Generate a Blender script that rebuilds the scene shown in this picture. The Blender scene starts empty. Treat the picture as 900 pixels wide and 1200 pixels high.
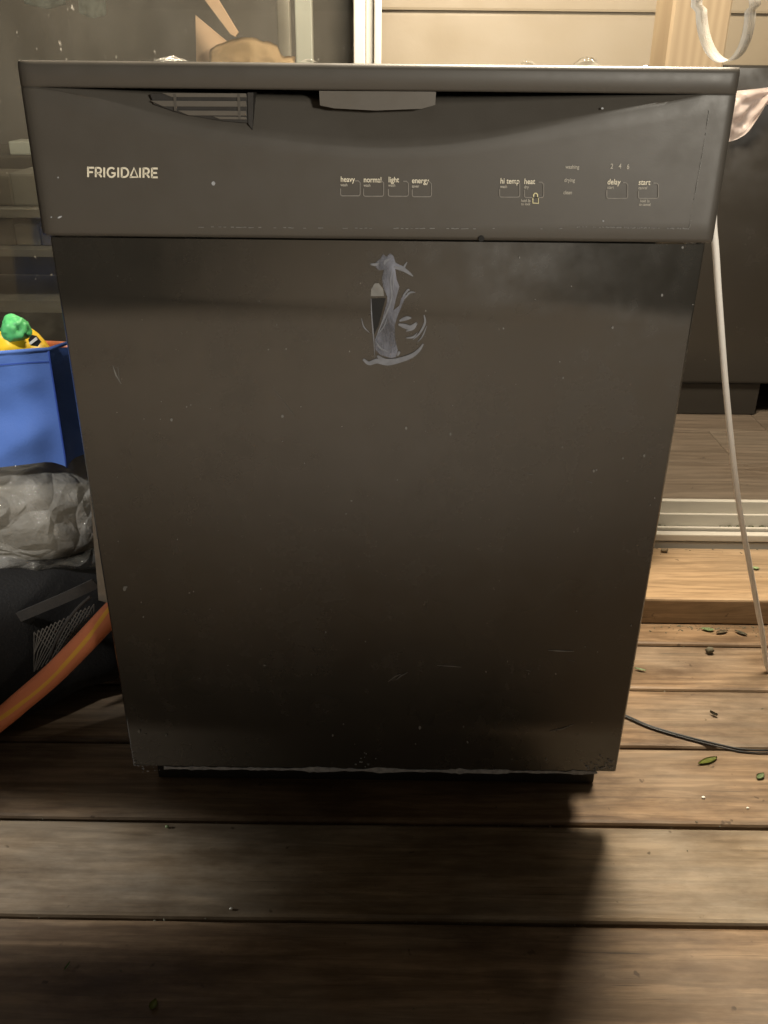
import bpy, bmesh, math, random
from mathutils import Vector, Matrix, noise
random.seed(7)
S = bpy.context.scene
COL = S.collection
rad = math.radians

# ------------------------------------------------------------------ camera
F, PITCH, YAW, ROLL = 1072.4, .4539, -.0033, -.0103
CAM = Vector((.0114, -.853, .8596))
fw = Vector((math.sin(YAW)*math.cos(PITCH), math.cos(YAW)*math.cos(PITCH), -math.sin(PITCH)))
rt = Vector((math.cos(YAW), -math.sin(YAW), 0)); dn = fw.cross(rt)
RT = math.cos(ROLL)*rt + math.sin(ROLL)*dn; DN = fw.cross(RT)
cd = bpy.data.cameras.new('camera'); cam = bpy.data.objects.new('camera', cd); COL.objects.link(cam)
m3 = Matrix((RT, -DN, -fw)).transposed()
cam.matrix_world = Matrix.Translation(CAM) @ m3.to_4x4()
cd.sensor_fit = 'VERTICAL'; cd.sensor_height = 36; cd.lens = F/1200*36
cd.clip_start = .02; cd.clip_end = 200
S.camera = cam

# ------------------------------------------------------------------ world, lamps, exposure
W = bpy.data.worlds.new('World'); S.world = W; W.use_nodes = True
bg = W.node_tree.nodes['Background']
bg.inputs[0].default_value = (.80, .68, .52, 1); bg.inputs[1].default_value = .095
S.view_settings.view_transform = 'Standard'; S.view_settings.look = 'None'
S.view_settings.exposure = 0; S.view_settings.gamma = 1
S.cycles.max_bounces = 8

def lamp(name, kind, loc, energy, col, target=None, **kw):
    d = bpy.data.lights.new(name, kind); d.energy = energy; d.color = col
    for k, v in kw.items(): setattr(d, k, v)
    o = bpy.data.objects.new(name, d); COL.objects.link(o); o.location = loc
    if target is not None:
        o.rotation_euler = (Vector(target)-Vector(loc)).to_track_quat('-Z', 'Y').to_euler()
    return o
WARM = (1, .86, .66)
lamp('porch_lamp', 'POINT', (.315, .46, 1.74), 285, WARM, shadow_soft_size=.19)
lamp('door_fill', 'SPOT', (2.1, -4.0, 1.55), 760, (1, .93, .80), (.0, 0, 2.05), spot_size=rad(45), spot_blend=.36, shadow_soft_size=.25)  # added spot with no visible source, brightens the dishwasher front
lamp('deck_fill', 'SPOT', (0, -3.1, 3.2), 2500, (.92, .95, .93), (0, -3.1, 0), spot_size=rad(77), spot_blend=.45, shadow_soft_size=.1)  # added spot behind the camera, brightens the deck mirrored in the door
lamp('streak_fill', 'SPOT', (-1.9, .03, .62), 230, (1, .98, .92), (-.46, -.066, 0), spot_size=rad(9), spot_blend=.9, shadow_soft_size=.03)  # added narrow spot, lays the pale streak on the front board
lamp('bag_fill', 'SPOT', (-1.0, -.75, 1.5), 105, (1, .96, .9), (-.56, .22, .45), spot_size=rad(21), spot_blend=.8, shadow_soft_size=.05)  # added spot, brightens the plastic bundle and blue bag
lamp('room_lamp', 'POINT', (-1.2, 1.9, 2.1), 14, WARM, shadow_soft_size=.15)

# ------------------------------------------------------------------ helpers
def ray(px, py): return RT*((px-450)/F) + DN*((py-600)/F) + fw
def onY(px, py, Y): d = ray(px, py); return CAM + d*((Y-CAM.y)/d.y)
def onZ(px, py, Z): d = ray(px, py); return CAM + d*((Z-CAM.z)/d.z)

def tag(o, label=None, cat=None, group=None, kind=None):
    if label: o['label'] = label
    if cat: o['category'] = cat
    if group: o['group'] = group
    if kind: o['kind'] = kind
    return o
def empty(name, loc=(0, 0, 0), **kw):
    o = bpy.data.objects.new(name, None); COL.objects.link(o); o.location = loc; o.empty_display_size = .05
    return tag(o, **kw)
def link(name, me, mat=None, parent=None, smooth=False):
    if mat is not None: me.materials.clear(); me.materials.append(mat)
    if smooth:
        for p in me.polygons: p.use_smooth = True
    o = bpy.data.objects.new(name, me); COL.objects.link(o)
    if parent is not None:
        o.parent = parent
        if parent.type == 'EMPTY': o.matrix_parent_inverse = Matrix.Translation(-parent.location)
    return o
def build(name, bm, mat=None, parent=None, smooth=False, normals=True):
    if normals: bmesh.ops.recalc_face_normals(bm, faces=bm.faces)
    me = bpy.data.meshes.new(name); bm.to_mesh(me); bm.free()
    return link(name, me, mat, parent, smooth)
def box_bm(lo, hi, bev=0, seg=2, bm=None):
    new = bm is None
    b = bmesh.new()
    bmesh.ops.create_cube(b, size=1)
    for v in b.verts:
        v.co = Vector([(lo[i]+hi[i])/2 + v.co[i]*(hi[i]-lo[i]) for i in range(3)])
    if bev: bmesh.ops.bevel(b, geom=list(b.edges), offset=bev, segments=seg, affect='EDGES', profile=.6)
    if new: return b
    me = bpy.data.meshes.new('t'); b.to_mesh(me); b.free(); bm.from_mesh(me); bpy.data.meshes.remove(me)
    return bm
def box(name, lo, hi, mat, parent=None, bev=0, seg=2):
    return build(name, box_bm(lo, hi, bev, seg), mat, parent)
def catmull(pts, n):
    pts = [Vector(p) for p in pts]; P = [pts[0]*2-pts[1]]+pts+[pts[-1]*2-pts[-2]]; out = []
    for i in range(1, len(P)-2):
        for k in range(n):
            t = k/n; a, b, c, d = P[i-1:i+3]
            out.append(.5*((2*b)+(c-a)*t+(2*a-5*b+4*c-d)*t*t+(3*b-a-3*c+d)*t**3))
    out.append(P[-2]); return out
def tube_bm(pts, r, sides=12, bm=None, cap=True):
    bm = bm or bmesh.new(); pts = [Vector(p) for p in pts]; rings = []
    up = Vector((0, 0, 1))
    for i, p in enumerate(pts):
        t = (pts[min(i+1, len(pts)-1)]-pts[max(i-1, 0)]).normalized()
        s = t.cross(up)
        if s.length < .1: s = t.cross(Vector((0, 1, 0)))
        s.normalize(); u = s.cross(t)
        rr = r(i/(len(pts)-1)) if callable(r) else r
        rings.append([bm.verts.new(p+(s*math.cos(a)+u*math.sin(a))*rr) for a in [2*math.pi*k/sides for k in range(sides)]])
    for a, b in zip(rings, rings[1:]):
        for k in range(sides): bm.faces.new((a[k], a[(k+1) % sides], b[(k+1) % sides], b[k]))
    if cap: bm.faces.new(rings[0][::-1]); bm.faces.new(rings[-1])
    return bm
def poly_slab(pts, thick, normal=Vector((0, -1, 0)), bm=None):
    """flat outline given real thickness (front at pts, extruded away from the normal)"""
    bm = bm or bmesh.new(); n = Vector(normal).normalized()
    A = [bm.verts.new(Vector(p)) for p in pts]; B = [bm.verts.new(Vector(p)-n*thick) for p in pts]
    bm.faces.new(A); bm.faces.new(B[::-1])
    for i in range(len(A)):
        j = (i+1) % len(A); bm.faces.new((A[j], A[i], B[i], B[j]))
    return bm
def ribbon_bm(pts, w, thick, normal=Vector((0, -1, 0)), bm=None):
    bm = bm or bmesh.new(); pts = [Vector(p) for p in pts]; n = Vector(normal).normalized(); R_ = []
    for i, p in enumerate(pts):
        t = (pts[min(i+1, len(pts)-1)]-pts[max(i-1, 0)]).normalized(); s = t.cross(n).normalized()
        ww = w(i/(len(pts)-1)) if callable(w) else w
        R_.append([bm.verts.new(p+s*ww/2), bm.verts.new(p-s*ww/2), bm.verts.new(p-s*ww/2-n*thick), bm.verts.new(p+s*ww/2-n*thick)])
    for a, b in zip(R_, R_[1:]):
        for k in range(4): bm.faces.new((a[k], a[(k+1) % 4], b[(k+1) % 4], b[k]))
    bm.faces.new(R_[0][::-1]); bm.faces.new(R_[-1])
    return bm
def grid_bm(nu, nv, fn, bm=None):
    bm = bm or bmesh.new()
    V = [[bm.verts.new(fn(i/nu, j/nv)) for j in range(nv+1)] for i in range(nu+1)]
    for i in range(nu):
        for j in range(nv): bm.faces.new((V[i][j], V[i+1][j], V[i+1][j+1], V[i][j+1]))
    return bm
def nz(p, s=1): return noise.noise(Vector(p)*s)

# ------------------------------------------------------------------ materials
class NT:
    def __init__(s, name):
        s.m = bpy.data.materials.new(name); s.m.use_nodes = True; s.t = s.m.node_tree
        s.b = s.t.nodes['Principled BSDF']
    def n(s, ty, **kw):
        x = s.t.nodes.new(ty)
        for k, v in kw.items():
            if k.startswith('i_'): x.inputs[k[2:].replace('_', ' ')].default_value = v
            else: setattr(x, k, v)
        return x
    def l(s, a, b): s.t.links.new(a, b)
    def coord(s, scale=(1, 1, 1), rnd=True, out='Object'):
        tc = s.n('ShaderNodeTexCoord'); mp = s.n('ShaderNodeMapping'); mp.inputs['Scale'].default_value = scale
        if rnd:
            oi = s.n('ShaderNodeObjectInfo'); mu = s.n('ShaderNodeMath', operation='MULTIPLY'); mu.inputs[1].default_value = 37
            s.l(oi.outputs['Random'], mu.inputs[0]); s.l(mu.outputs[0], mp.inputs['Location'])
        s.l(tc.outputs[out], mp.inputs['Vector']); return mp.outputs[0]
    def noise(s, vec, scale, detail=4, rough=.6, dist=0):
        x = s.n('ShaderNodeTexNoise'); x.inputs['Scale'].default_value = scale; x.inputs['Detail'].default_value = detail
        x.inputs['Roughness'].default_value = rough; x.inputs['Distortion'].default_value = dist
        s.l(vec, x.inputs['Vector']); return x.outputs['Fac']
    def ramp(s, fac, stops):
        r = s.n('ShaderNodeValToRGB'); e = r.color_ramp.elements
        while len(e) < len(stops): e.new(.5)
        for q, (p, c) in zip(e, stops):
            q.position = p; q.color = (c, c, c, 1) if not isinstance(c, tuple) else (*c, 1)
        s.l(fac, r.inputs[0]); return r.outputs[0]
    def mix(s, fac, a, b, mode='MIX'):
        x = s.n('ShaderNodeMix', data_type='RGBA', blend_type=mode)
        for v, k in ((fac, 0), (a, 6), (b, 7)):
            if hasattr(v, 'links'): s.l(v, x.inputs[k])
            elif isinstance(v, tuple): x.inputs[k].default_value = (*v, 1)
            else: x.inputs[k].default_value = v
        return x.outputs[2]
    def bump(s, h, strength=.3, dist=.002):
        x = s.n('ShaderNodeBump'); x.inputs['Strength'].default_value = strength; x.inputs['Distance'].default_value = dist
        s.l(h, x.inputs['Height']); s.l(x.outputs[0], s.b.inputs['Normal'])
    def set(s, col=None, rough=None, spec=None, metal=None, ior=None):
        for v, k in ((col, 'Base Color'), (rough, 'Roughness'), (spec, 'Specular IOR Level'), (metal, 'Metallic'), (ior, 'IOR')):
            if v is None: continue
            if hasattr(v, 'links'): s.l(v, s.b.inputs[k])
            else: s.b.inputs[k].default_value = (*v, 1) if isinstance(v, tuple) else v
        return s.m
def plain(name, col, rough=.5, var=.25, scale=8, bump=0, bscale=60, spec=.5, metal=0):
    t = NT(name); v = t.coord()
    n = t.noise(v, scale, 5)
    c = t.mix(n, tuple(x*(1-var) for x in col), tuple(min(1, x*(1+var)) for x in col))
    r = t.ramp(t.noise(v, scale*2.3, 3), [(.3, max(.03, rough-.08)), (.7, min(1, rough+.08))])
    t.set(c, r, spec, metal)
    if bump: t.bump(t.noise(v, bscale, 4), bump)
    return t.m
def wood(name, dark, light, grey=(.3, .27, .22), greyamt=.35, rough=.55, ring=19, stain=.6, rvar=.16, bump=.35):
    t = NT(name); v = t.coord()
    warp = t.noise(t.coord((.9, 5, 5)), 2.2, 3, .5)
    w = t.n('ShaderNodeTexWave', wave_type='BANDS', bands_direction='Y'); w.inputs['Scale'].default_value = ring
    w.inputs['Distortion'].default_value = 11; w.inputs['Detail'].default_value = 3; w.inputs['Detail Scale'].default_value = .7
    t.l(t.coord((.22, 1, .6)), w.inputs['Vector'])
    fib = t.noise(t.coord((14, 190, 60)), 1, 4, .65)
    pat = t.mix(.84, w.outputs['Fac'], fib)
    c = t.mix(t.ramp(pat, [(.15, .1), (.85, .95)]), dark, light)
    rl = t.ramp(w.outputs['Fac'], [(.04, .36), (.26, 0)])
    rm = t.ramp(t.noise(t.coord((2, 7, 3)), 1.7, 3), [(.42, 0), (.58, 1)])
    rq = t.n('ShaderNodeMath', operation='MULTIPLY'); t.l(rl, rq.inputs[0]); t.l(rm, rq.inputs[1])
    c = t.mix(rq.outputs[0], c, tuple(x*.5 for x in dark))
    ln = t.noise(t.coord((4.5, 62, 40)), 1, 5, .7, .9)
    c = t.mix(t.ramp(ln, [(.42, .55), (.58, 0)]), c, tuple(x*.6 for x in dark))
    ck = t.noise(t.coord((6, 260, 40)), 1, 3, .6)
    c = t.mix(t.ramp(ck, [(.28, .8), (.36, 0)]), c, tuple(x*.3 for x in dark))
    blot = t.noise(t.coord((1.5, 3.5, 3)), 1.6, 5, .6)
    c = t.mix(t.ramp(blot, [(.42, 0), (.72, greyamt)]), c, grey)
    st = t.noise(t.coord((2.2, 6, 4)), 2.1, 6, .68)
    c = t.mix(t.ramp(st, [(.32, stain), (.56, 0)]), c, tuple(x*.5 for x in dark), 'MIX')
    # knots
    vo = t.n('ShaderNodeTexVoronoi'); vo.inputs['Scale'].default_value = 1; t.l(t.coord((2.1, 4.2, 1)), vo.inputs['Vector'])
    kn = t.ramp(vo.outputs['Distance'], [(.03, 1), (.085, 0)])
    c = t.mix(kn, c, tuple(x*.35 for x in dark))
    sp = t.ramp(t.noise(t.coord((1, 1, 1)), 55, 2, .6), [(.70, 0), (.76, .75)])
    c = t.mix(sp, c, tuple(x*.3 for x in dark))
    rr = t.ramp(t.noise(t.coord((1.2, 4, 3)), 2, 4), [(.3, rough-rvar), (.7, rough+rvar)])
    t.set(c, rr, .4)
    t.bump(t.mix(.5, fib, st), bump, .0012)
    return t.m

M = {}
M['deck'] = wood('deck_wood', (.135, .08, .042), (.32, .22, .132), greyamt=.4, stain=.9, bump=.6)
M['deck_worn_sheen'] = wood('deck_wood_worn_sheen', (.15, .098, .054), (.34, .255, .165), greyamt=.7, stain=.75, rough=.36, bump=.6)  # worn board, its pale grey sheen put into the colour
M['step'] = wood('step_wood', (.28, .185, .10), (.46, .32, .19), greyamt=.25, stain=.35)
M['stud'] = wood('stud_wood', (.42, .27, .13), (.62, .44, .24), greyamt=.05, stain=.1, ring=14)
M['laminate'] = wood('laminate', (.14, .108, .08), (.21, .165, .125), greyamt=.2, stain=.2, rough=.4, ring=16, bump=.05)
M['earth'] = plain('earth', (.035, .028, .02), .95, .4, 6, .4)
M['white_vinyl'] = plain('white_vinyl', (.54, .515, .46), .4, .06, 5)
M['siding'] = plain('siding_vinyl', (.285, .235, .165), .55, .05, 3, .15, 90)
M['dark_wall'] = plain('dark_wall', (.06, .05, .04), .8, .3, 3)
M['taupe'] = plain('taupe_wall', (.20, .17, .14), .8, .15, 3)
M['black_plastic'] = plain('black_plastic', (.012, .011, .010), .5, .2, 9, .1)
M['tub'] = plain('grey_tub', (.25, .25, .25), .6, .1)
M['pad'] = plain('white_pad', (.86, .82, .75), .9, .08, 20, .3, 80)
M['print'] = plain('pale_print', (.68, .64, .52), .6, .1, 60)
M['print_dim'] = plain('faded_print', (.40, .38, .33), .6, .3, 200)
M['yellow_print'] = plain('yellow_print', (.62, .58, .34), .6, .1, 60)
M['outline'] = plain('button_line', (.17, .16, .145), .6, .5, 160)
M['chip'] = plain('bare_chip', (.27, .285, .31), .6, .85, 150)
M['curl'] = plain('residue_edge', (.15, .16, .185), .5, .6, 150)
M['chip_dark'] = plain('dull_chip', (.16, .16, .155), .6, .5, 120)
M['hole'] = plain('hole_black', (.004, .004, .004), .8)
M['cord'] = plain('white_cord', (.88, .86, .82), .45, .05)
M['cable'] = plain('black_cable', (.012, .012, .012), .45, .2)
M['leaf'] = plain('green_leaf', (.20, .23, .045), .5, .35, 60)
M['leaf_pale'] = plain('pale_leaf', (.22, .30, .14), .6, .3, 60)
M['leaf_dry'] = plain('dry_leaf', (.16, .12, .07), .7, .4, 60)
M['litter'] = plain('litter', (.10, .09, .06), .9, .6, 90)
M['moss'] = plain('moss', (.045, .05, .022), .95, .6, 120)
M['crumb'] = plain('white_crumb', (.75, .73, .66), .7)
M['blue'] = plain('blue_fabric', (.055, .125, .39), .8, .12, 14, .25, 420)
M['blue_thread'] = plain('blue_seam', (.02, .06, .30), .85, .1)
M['yellow'] = plain('yellow_wrap', (.80, .52, .02), .35, .15, 12, .3, 40)
M['green'] = plain('green_cap', (.07, .36, .12), .45, .2, 20, .4, 50)
M['orange'] = plain('orange_tube', (.66, .21, .095), .45, .15, 20)
M['stripe'] = plain('yellow_stripe', (.72, .38, .05), .45, .15, 20)
M['mesh_black'] = plain('black_mesh', (.005, .0045, .0045), .75, .3, 40, .4, 300)
M['strap'] = plain('black_strap', (.032, .029, .026), .8, .25, 60, .3, 300)
M['net'] = plain('net_thread', (.10, .092, .08), .8, .2)
M['card'] = plain('cardboard', (.40, .27, .18), .85, .15, 9)
M['paper'] = plain('brown_paper', (.40, .275, .15), .8, .25, 12, .2, 20)
M['grey_metal'] = plain('grey_metal', (.20, .20, .175), .5, .2)
M['pale_grey'] = plain('pale_sheet', (.36, .37, .33), .6, .2, 10)
M['shelf'] = plain('shelf_grey', (.26, .25, .22), .6, .15)
M['dim_stuff'] = plain('dim_goods', (.16, .145, .12), .7, .4, 8)
M['pink'] = plain('pale_pink_plastic', (.80, .70, .66), .3, .12, 16, .6, 24)
M['appliance'] = plain('black_enamel', (.034, .031, .027), .2, .2, 5)

def panel_mat():
    t = NT('black_door_enamel'); v = t.coord(rnd=False)
    big = t.noise(v, 5.5, 4, .55); fine = t.noise(v, 34, 5, .65)
    c = t.mix(t.ramp(big, [(.3, 0), (.75, 1)]), (.022, .0208, .0178), (.029, .0272, .0234))
    r = t.ramp(t.mix(.5, t.noise(t.coord((1.6, 1, .8), rnd=False), 6.5, 3, .6, .8), fine), [(.36, .19), (.66, .32)])
    t.set(c, r, .5, ior=1.65)
    t.bump(t.noise(t.coord((1, 1, .5), rnd=False), 9, 3), .25, .004)
    return t.m
M['panel'] = panel_mat()
def fascia_mat():
    t = NT('black_fascia_plastic'); v = t.coord(rnd=False)
    big = t.noise(v, 7, 5, .6)
    c = t.mix(big, (.046, .0415, .0352), (.060, .0545, .0465))
    t.set(c, t.ramp(t.noise(v, 40, 4), [(.3, .40), (.7, .52)]), .5)
    t.bump(t.noise(v, 900, 2), .12, .0004)
    return t.m
M['fascia'] = fascia_mat()
M['latch'] = plain('latch_plastic', (.082, .074, .063), .45, .1, 20)
def residue_mat():
    t = NT('film_residue'); v = t.coord(rnd=False)
    n = t.noise(t.coord((1, 1, .35), rnd=False), 60, 5, .65, 1.2)
    c = t.mix(t.ramp(n, [(.32, 0), (.68, 1)]), (.05, .052, .062), (.20, .215, .27))
    t.set(c, .4, .5); t.bump(n, .6, .001)
    tr = t.n('ShaderNodeBsdfTransparent'); x = t.n('ShaderNodeMixShader'); f = t.ramp(t.noise(t.coord((1, 1, .25), rnd=False), 75, 5, .7, .8), [(.30, .15), (.62, .95)])
    t.l(f, x.inputs[0]); t.l(tr.outputs[0], x.inputs[1]); t.l(t.b.outputs[0], x.inputs[2]); t.l(x.outputs[0], t.t.nodes['Material Output'].inputs[0]); return t.m
M['residue'] = residue_mat()
def glass_mat():
    t = NT('dusty_glass'); v = t.coord(rnd=False)
    tr = t.n('ShaderNodeBsdfTransparent'); tr.inputs[0].default_value = (.92, .93, .9, 1)
    gl = t.n('ShaderNodeBsdfGlossy'); gl.inputs['Roughness'].default_value = .03; gl.inputs[0].default_value = (.9, .9, .88, 1)
    df = t.n('ShaderNodeBsdfDiffuse'); df.inputs[0].default_value = (.55, .52, .46, 1)
    fr = t.n('ShaderNodeFresnel'); fr.inputs[0].default_value = 1.5
    a = t.n('ShaderNodeMixShader'); t.l(fr.outputs[0], a.inputs[0]); t.l(tr.outputs[0], a.inputs[1]); t.l(gl.outputs[0], a.inputs[2])
    smear = t.ramp(t.noise(t.coord((2, 2, 1), rnd=False), 2.5, 5, .6), [(.35, .015), (.75, .09)])
    specks = t.ramp(t.noise(t.coord((1, 1, .6), rnd=False), 120, 2, .5), [(.72, 0), (.80, .5)])
    ad = t.n('ShaderNodeMath', operation='ADD'); t.l(smear, ad.inputs[0]); t.l(specks, ad.inputs[1])
    b = t.n('ShaderNodeMixShader'); t.l(ad.outputs[0], b.inputs[0]); t.l(a.outputs[0], b.inputs[1]); t.l(df.outputs[0], b.inputs[2])
    t.l(b.outputs[0], t.t.nodes['Material Output'].inputs[0]); return t.m
M['glass'] = glass_mat()
def film_mat(name, dens, tint=(.9, .88, .82), rough=.12):
    t = NT(name); v = t.coord()
    tr = t.n('ShaderNodeBsdfTransparent'); tr.inputs[0].default_value = (*tint, 1)
    pb = t.b; pb.inputs['Base Color'].default_value = (.42, .41, .38, 1); pb.inputs['Roughness'].default_value = rough
    wp = t.n('ShaderNodeVectorMath', operation='MULTIPLY_ADD'); nn = t.n('ShaderNodeTexNoise'); nn.inputs['Scale'].default_value = 9; t.l(v, nn.inputs['Vector'])
    t.l(nn.outputs['Color'], wp.inputs[0]); wp.inputs[1].default_value = (.10, .10, .10); t.l(v, wp.inputs[2])
    hs = []
    for sc_, am in ((9, 1.0), (21, .5)):
        vo = t.n('ShaderNodeTexVoronoi', feature='DISTANCE_TO_EDGE'); vo.inputs['Scale'].default_value = sc_; t.l(wp.outputs[0], vo.inputs['Vector'])
        mm = t.n('ShaderNodeMath', operation='MULTIPLY'); mm.inputs[1].default_value = am; t.l(vo.outputs['Distance'], mm.inputs[0]); hs.append(mm.outputs[0])
    ad = t.n('ShaderNodeMath', operation='ADD'); t.l(hs[0], ad.inputs[0]); t.l(hs[1], ad.inputs[1])
    cz = t.n('ShaderNodeMath', operation='MULTIPLY_ADD'); t.l(t.noise(t.coord((1, 1, 1)), 60, 3, .6, 1), cz.inputs[0]); cz.inputs[1].default_value = .09; t.l(ad.outputs[0], cz.inputs[2]); t.bump(cz.outputs[0], 1.0, .045)
    pb.inputs['Specular IOR Level'].default_value = .9
    f = t.ramp(t.noise(v, 14, 5, .65, .8), [(.3, max(0, dens-.2)), (.72, min(1, dens+.25))])
    x = t.n('ShaderNodeMixShader'); t.l(f, x.inputs[0]); t.l(tr.outputs[0], x.inputs[1]); t.l(pb.outputs[0], x.inputs[2])
    t.l(x.outputs[0], t.t.nodes['Material Output'].inputs[0]); return t.m
def band_mat():
    t = NT('clear_band'); tr = t.n('ShaderNodeBsdfTransparent'); tr.inputs[0].default_value = (.9, .89, .86, 1)
    t.set((.62, .6, .56), .16, .9)
    f = t.ramp(t.noise(t.coord((1, 1, 1), rnd=False), 30, 3), [(.35, .35), (.65, .75)])
    x = t.n('ShaderNodeMixShader'); t.l(f, x.inputs[0]); t.l(tr.outputs[0], x.inputs[1]); t.l(t.b.outputs[0], x.inputs[2])
    t.l(x.outputs[0], t.t.nodes['Material Output'].inputs[0]); return t.m
M['film'] = film_mat('clear_film', .34, (.93, .92, .88), .05)
M['clear_band'] = band_mat()

# ------------------------------------------------------------------ ground and deck
gr = build('ground', grid_bm(4, 4, lambda u, v: Vector((-40+80*u, -40+80*v, -.45))), M['earth']); tag(gr, kind='structure')
deck = empty('deck', (0, 0, 0), kind='structure')
for i in range(5):
    x = -2.1+i*1.05
    box('joist', (x-.02, -6.0, -.2), (x+.02, .80, -.036), M['deck'], deck)
edges = [.566, .42, .297, .163, .015, -.133]
while edges[-1] > -5.9: edges.append(edges[-1]-.146)
for k, (b, a) in enumerate(zip(edges, edges[1:])):
    def bm_():
        bm = bmesh.new(); nseg = 60; g = .0028
        prof = [(a+g, -.034), (a+g, -.0045), (a+g+.0015, -.0015), (a+g+.005, 0), (b-g-.005, 0), (b-g-.0015, -.0015), (b-g, -.0045), (b-g, -.034)]
        rows = []
        for s in range(nseg+1):
            x = -2.3+4.6*s/nseg
            row = []
            for j, (y, z) in enumerate(prof):
                w = .0016*nz((x*2.1, k*3.7+(j > 3)*9, 0)) if True else 0
                row.append(bm.verts.new((x, y+w+.0008*nz((x*17, k*3.7+(j > 3)*9, 4)), z+.0010*nz((x*1.3, k*5.1, 8)) if z > -.02 else z)))
            rows.append(row)
        for p, q in zip(rows, rows[1:]):
            for j in range(8): bm.faces.new((p[j], p[(j+1) % 8], q[(j+1) % 8], q[j]))
        bm.faces.new(rows[0]); bm.faces.new(rows[-1][::-1])
        return bm
    build('deck_board', bm_(), M['deck_worn_sheen' if k == 4 else 'deck'], deck)

# wooden step in front of the door
st = build('wooden_step', box_bm((-2.3, .482, .001), (2.3, .668, .050), .004, 2), M['step'])
tag(st, 'sawn wooden step board laid on the deck in front of the white door track', 'step')

# ------------------------------------------------------------------ house: track, sliding door, interior
track = empty('door_track', (0, .74, .0), label='white sliding door track with dirt in its grooves, behind the wooden step', cat='door track')
box('track_base', (-2.3, .676, .0), (2.3, .80, .058), M['white_vinyl'], track, .002)
box('front_lip', (-2.3, .6745, .060), (2.3, .690, .0745), M['white_vinyl'], track, .002)
box('track_rail', (-2.3, .693, .0585), (2.3, .700, .080), M['white_vinyl'], track, .0015)
box('track_rail', (-2.3, .742, .0585), (2.3, .749, .084), M['white_vinyl'], track, .0015)
box('track_rail', (-2.3, .785, .0585), (2.3, .797, .092), M['white_vinyl'], track, .0015)
bm = bmesh.new()
for i in range(260):
    x = random.uniform(.3, 1.1); y = random.uniform(.70, .712) if random.random() < .2 else random.gauss(.738, .003)
    if nz((x*9, 3, 0)) < -.05: continue
    r = random.uniform(.0012, .0038)
    mt = Matrix.Translation((x, min(y, .741), .0590+r*.3)) @ Matrix.Rotation(random.random()*6, 4, 'Z') @ Matrix.Diagonal((r*1.7, r, r*.6, 1))
    bmesh.ops.create_icosphere(bm, subdivisions=1, radius=1, matrix=mt)
tag(build('track_dirt', bm, M['moss'], track), kind='stuff')

door = empty('sliding_door', (-.6, .77, .09), label='closed glass sliding door panel with white frame, left behind the dishwasher', cat='glass door')
YD = .765
jl, jr = onY(415, 40, YD).x, onY(447, 40, YD).x
box('door_stile', (jl, YD-.02, .093), (jl+(jr-jl)*.42, YD+.02, 2.1), M['white_vinyl'], door, .002)
box('door_stile', (jl+(jr-jl)*.42+.001, YD-.014, .093), (jl+(jr-jl)*.72, YD+.02, 2.1), M['white_vinyl'], door, .002)
box('door_stile', (jl+(jr-jl)*.72+.001, YD-.022, .093), (jr, YD+.02, 2.1), M['white_vinyl'], door, .002)
box('bottom_rail', (-1.3, YD-.02, .093), (jl-.001, YD+.02, .16), M['white_vinyl'], door, .003)
box('top_rail', (-1.3, YD-.02, 2.0), (jl-.001, YD+.02, 2.1), M['white_vinyl'], door, .003)
box('glass_pane', (-1.3, YD-.003, .161), (jl-.001, YD+.003, 1.999), M['glass'], door)

# interior floor with laminate planks
fl = empty('interior_floor', (0, 0, 0), kind='structure')
box('floor_base', (-2.3, .803, -.02), (2.3, 3.0, .0805), M['earth'], fl)
for r_ in range(8):
    y0 = .805+r_*.19; off = random.uniform(-.6, 0)
    x = -2.3+off
    while x < 2.3:
        lo, hi = max(-2.3, x), min(2.3, x+1.22)
        if hi-lo > .01: box('floor_plank', (lo+.0006, y0+.0006, .081), (hi-.0006, y0+.1894, .088), M['laminate'], fl, .0008, 1)
        x += 1.22

YW = 1.95
wall = empty('siding_wall', (.5, YW, .09), label='beige lap siding wall between the white door frame and the wooden stud', cat='wall')
xl, xr = onY(447, 40, YW).x-.06, 1.35
zedge = onY(600, 13, YW).z
h = .165
for i in range(-6, 8):
    z0 = zedge+i*h
    b = bmesh.new()
    prof = [(YW-.016, z0), (YW-.017, z0+.006), (YW-.004, z0+h-.012), (YW-.001, z0+h), (YW+.012, z0+h), (YW+.012, z0)]
    A = [b.verts.new((xl, y, z)) for y, z in prof]; B = [b.verts.new((xr, y, z)) for y, z in prof]
    for j in range(6): b.faces.new((A[j], A[(j+1) % 6], B[(j+1) % 6], B[j]))
    b.faces.new(A); b.faces.new(B[::-1])
    if z0 > .09: build('siding_board', b, M['siding'], wall)
    else: b.free()
box('wall_sheathing', (xl, YW+.013, .09), (xr, YW+.09, 2.3), M['taupe'], wall)

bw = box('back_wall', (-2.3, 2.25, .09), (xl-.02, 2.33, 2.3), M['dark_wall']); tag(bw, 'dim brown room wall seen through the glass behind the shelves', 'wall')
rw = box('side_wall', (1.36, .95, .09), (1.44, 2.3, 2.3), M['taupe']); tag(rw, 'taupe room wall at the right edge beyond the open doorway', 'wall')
ce = box('ceiling', (-2.3, .70, 2.32), (2.3, 2.4, 2.38), M['dark_wall']); tag(ce, kind='structure')

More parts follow.
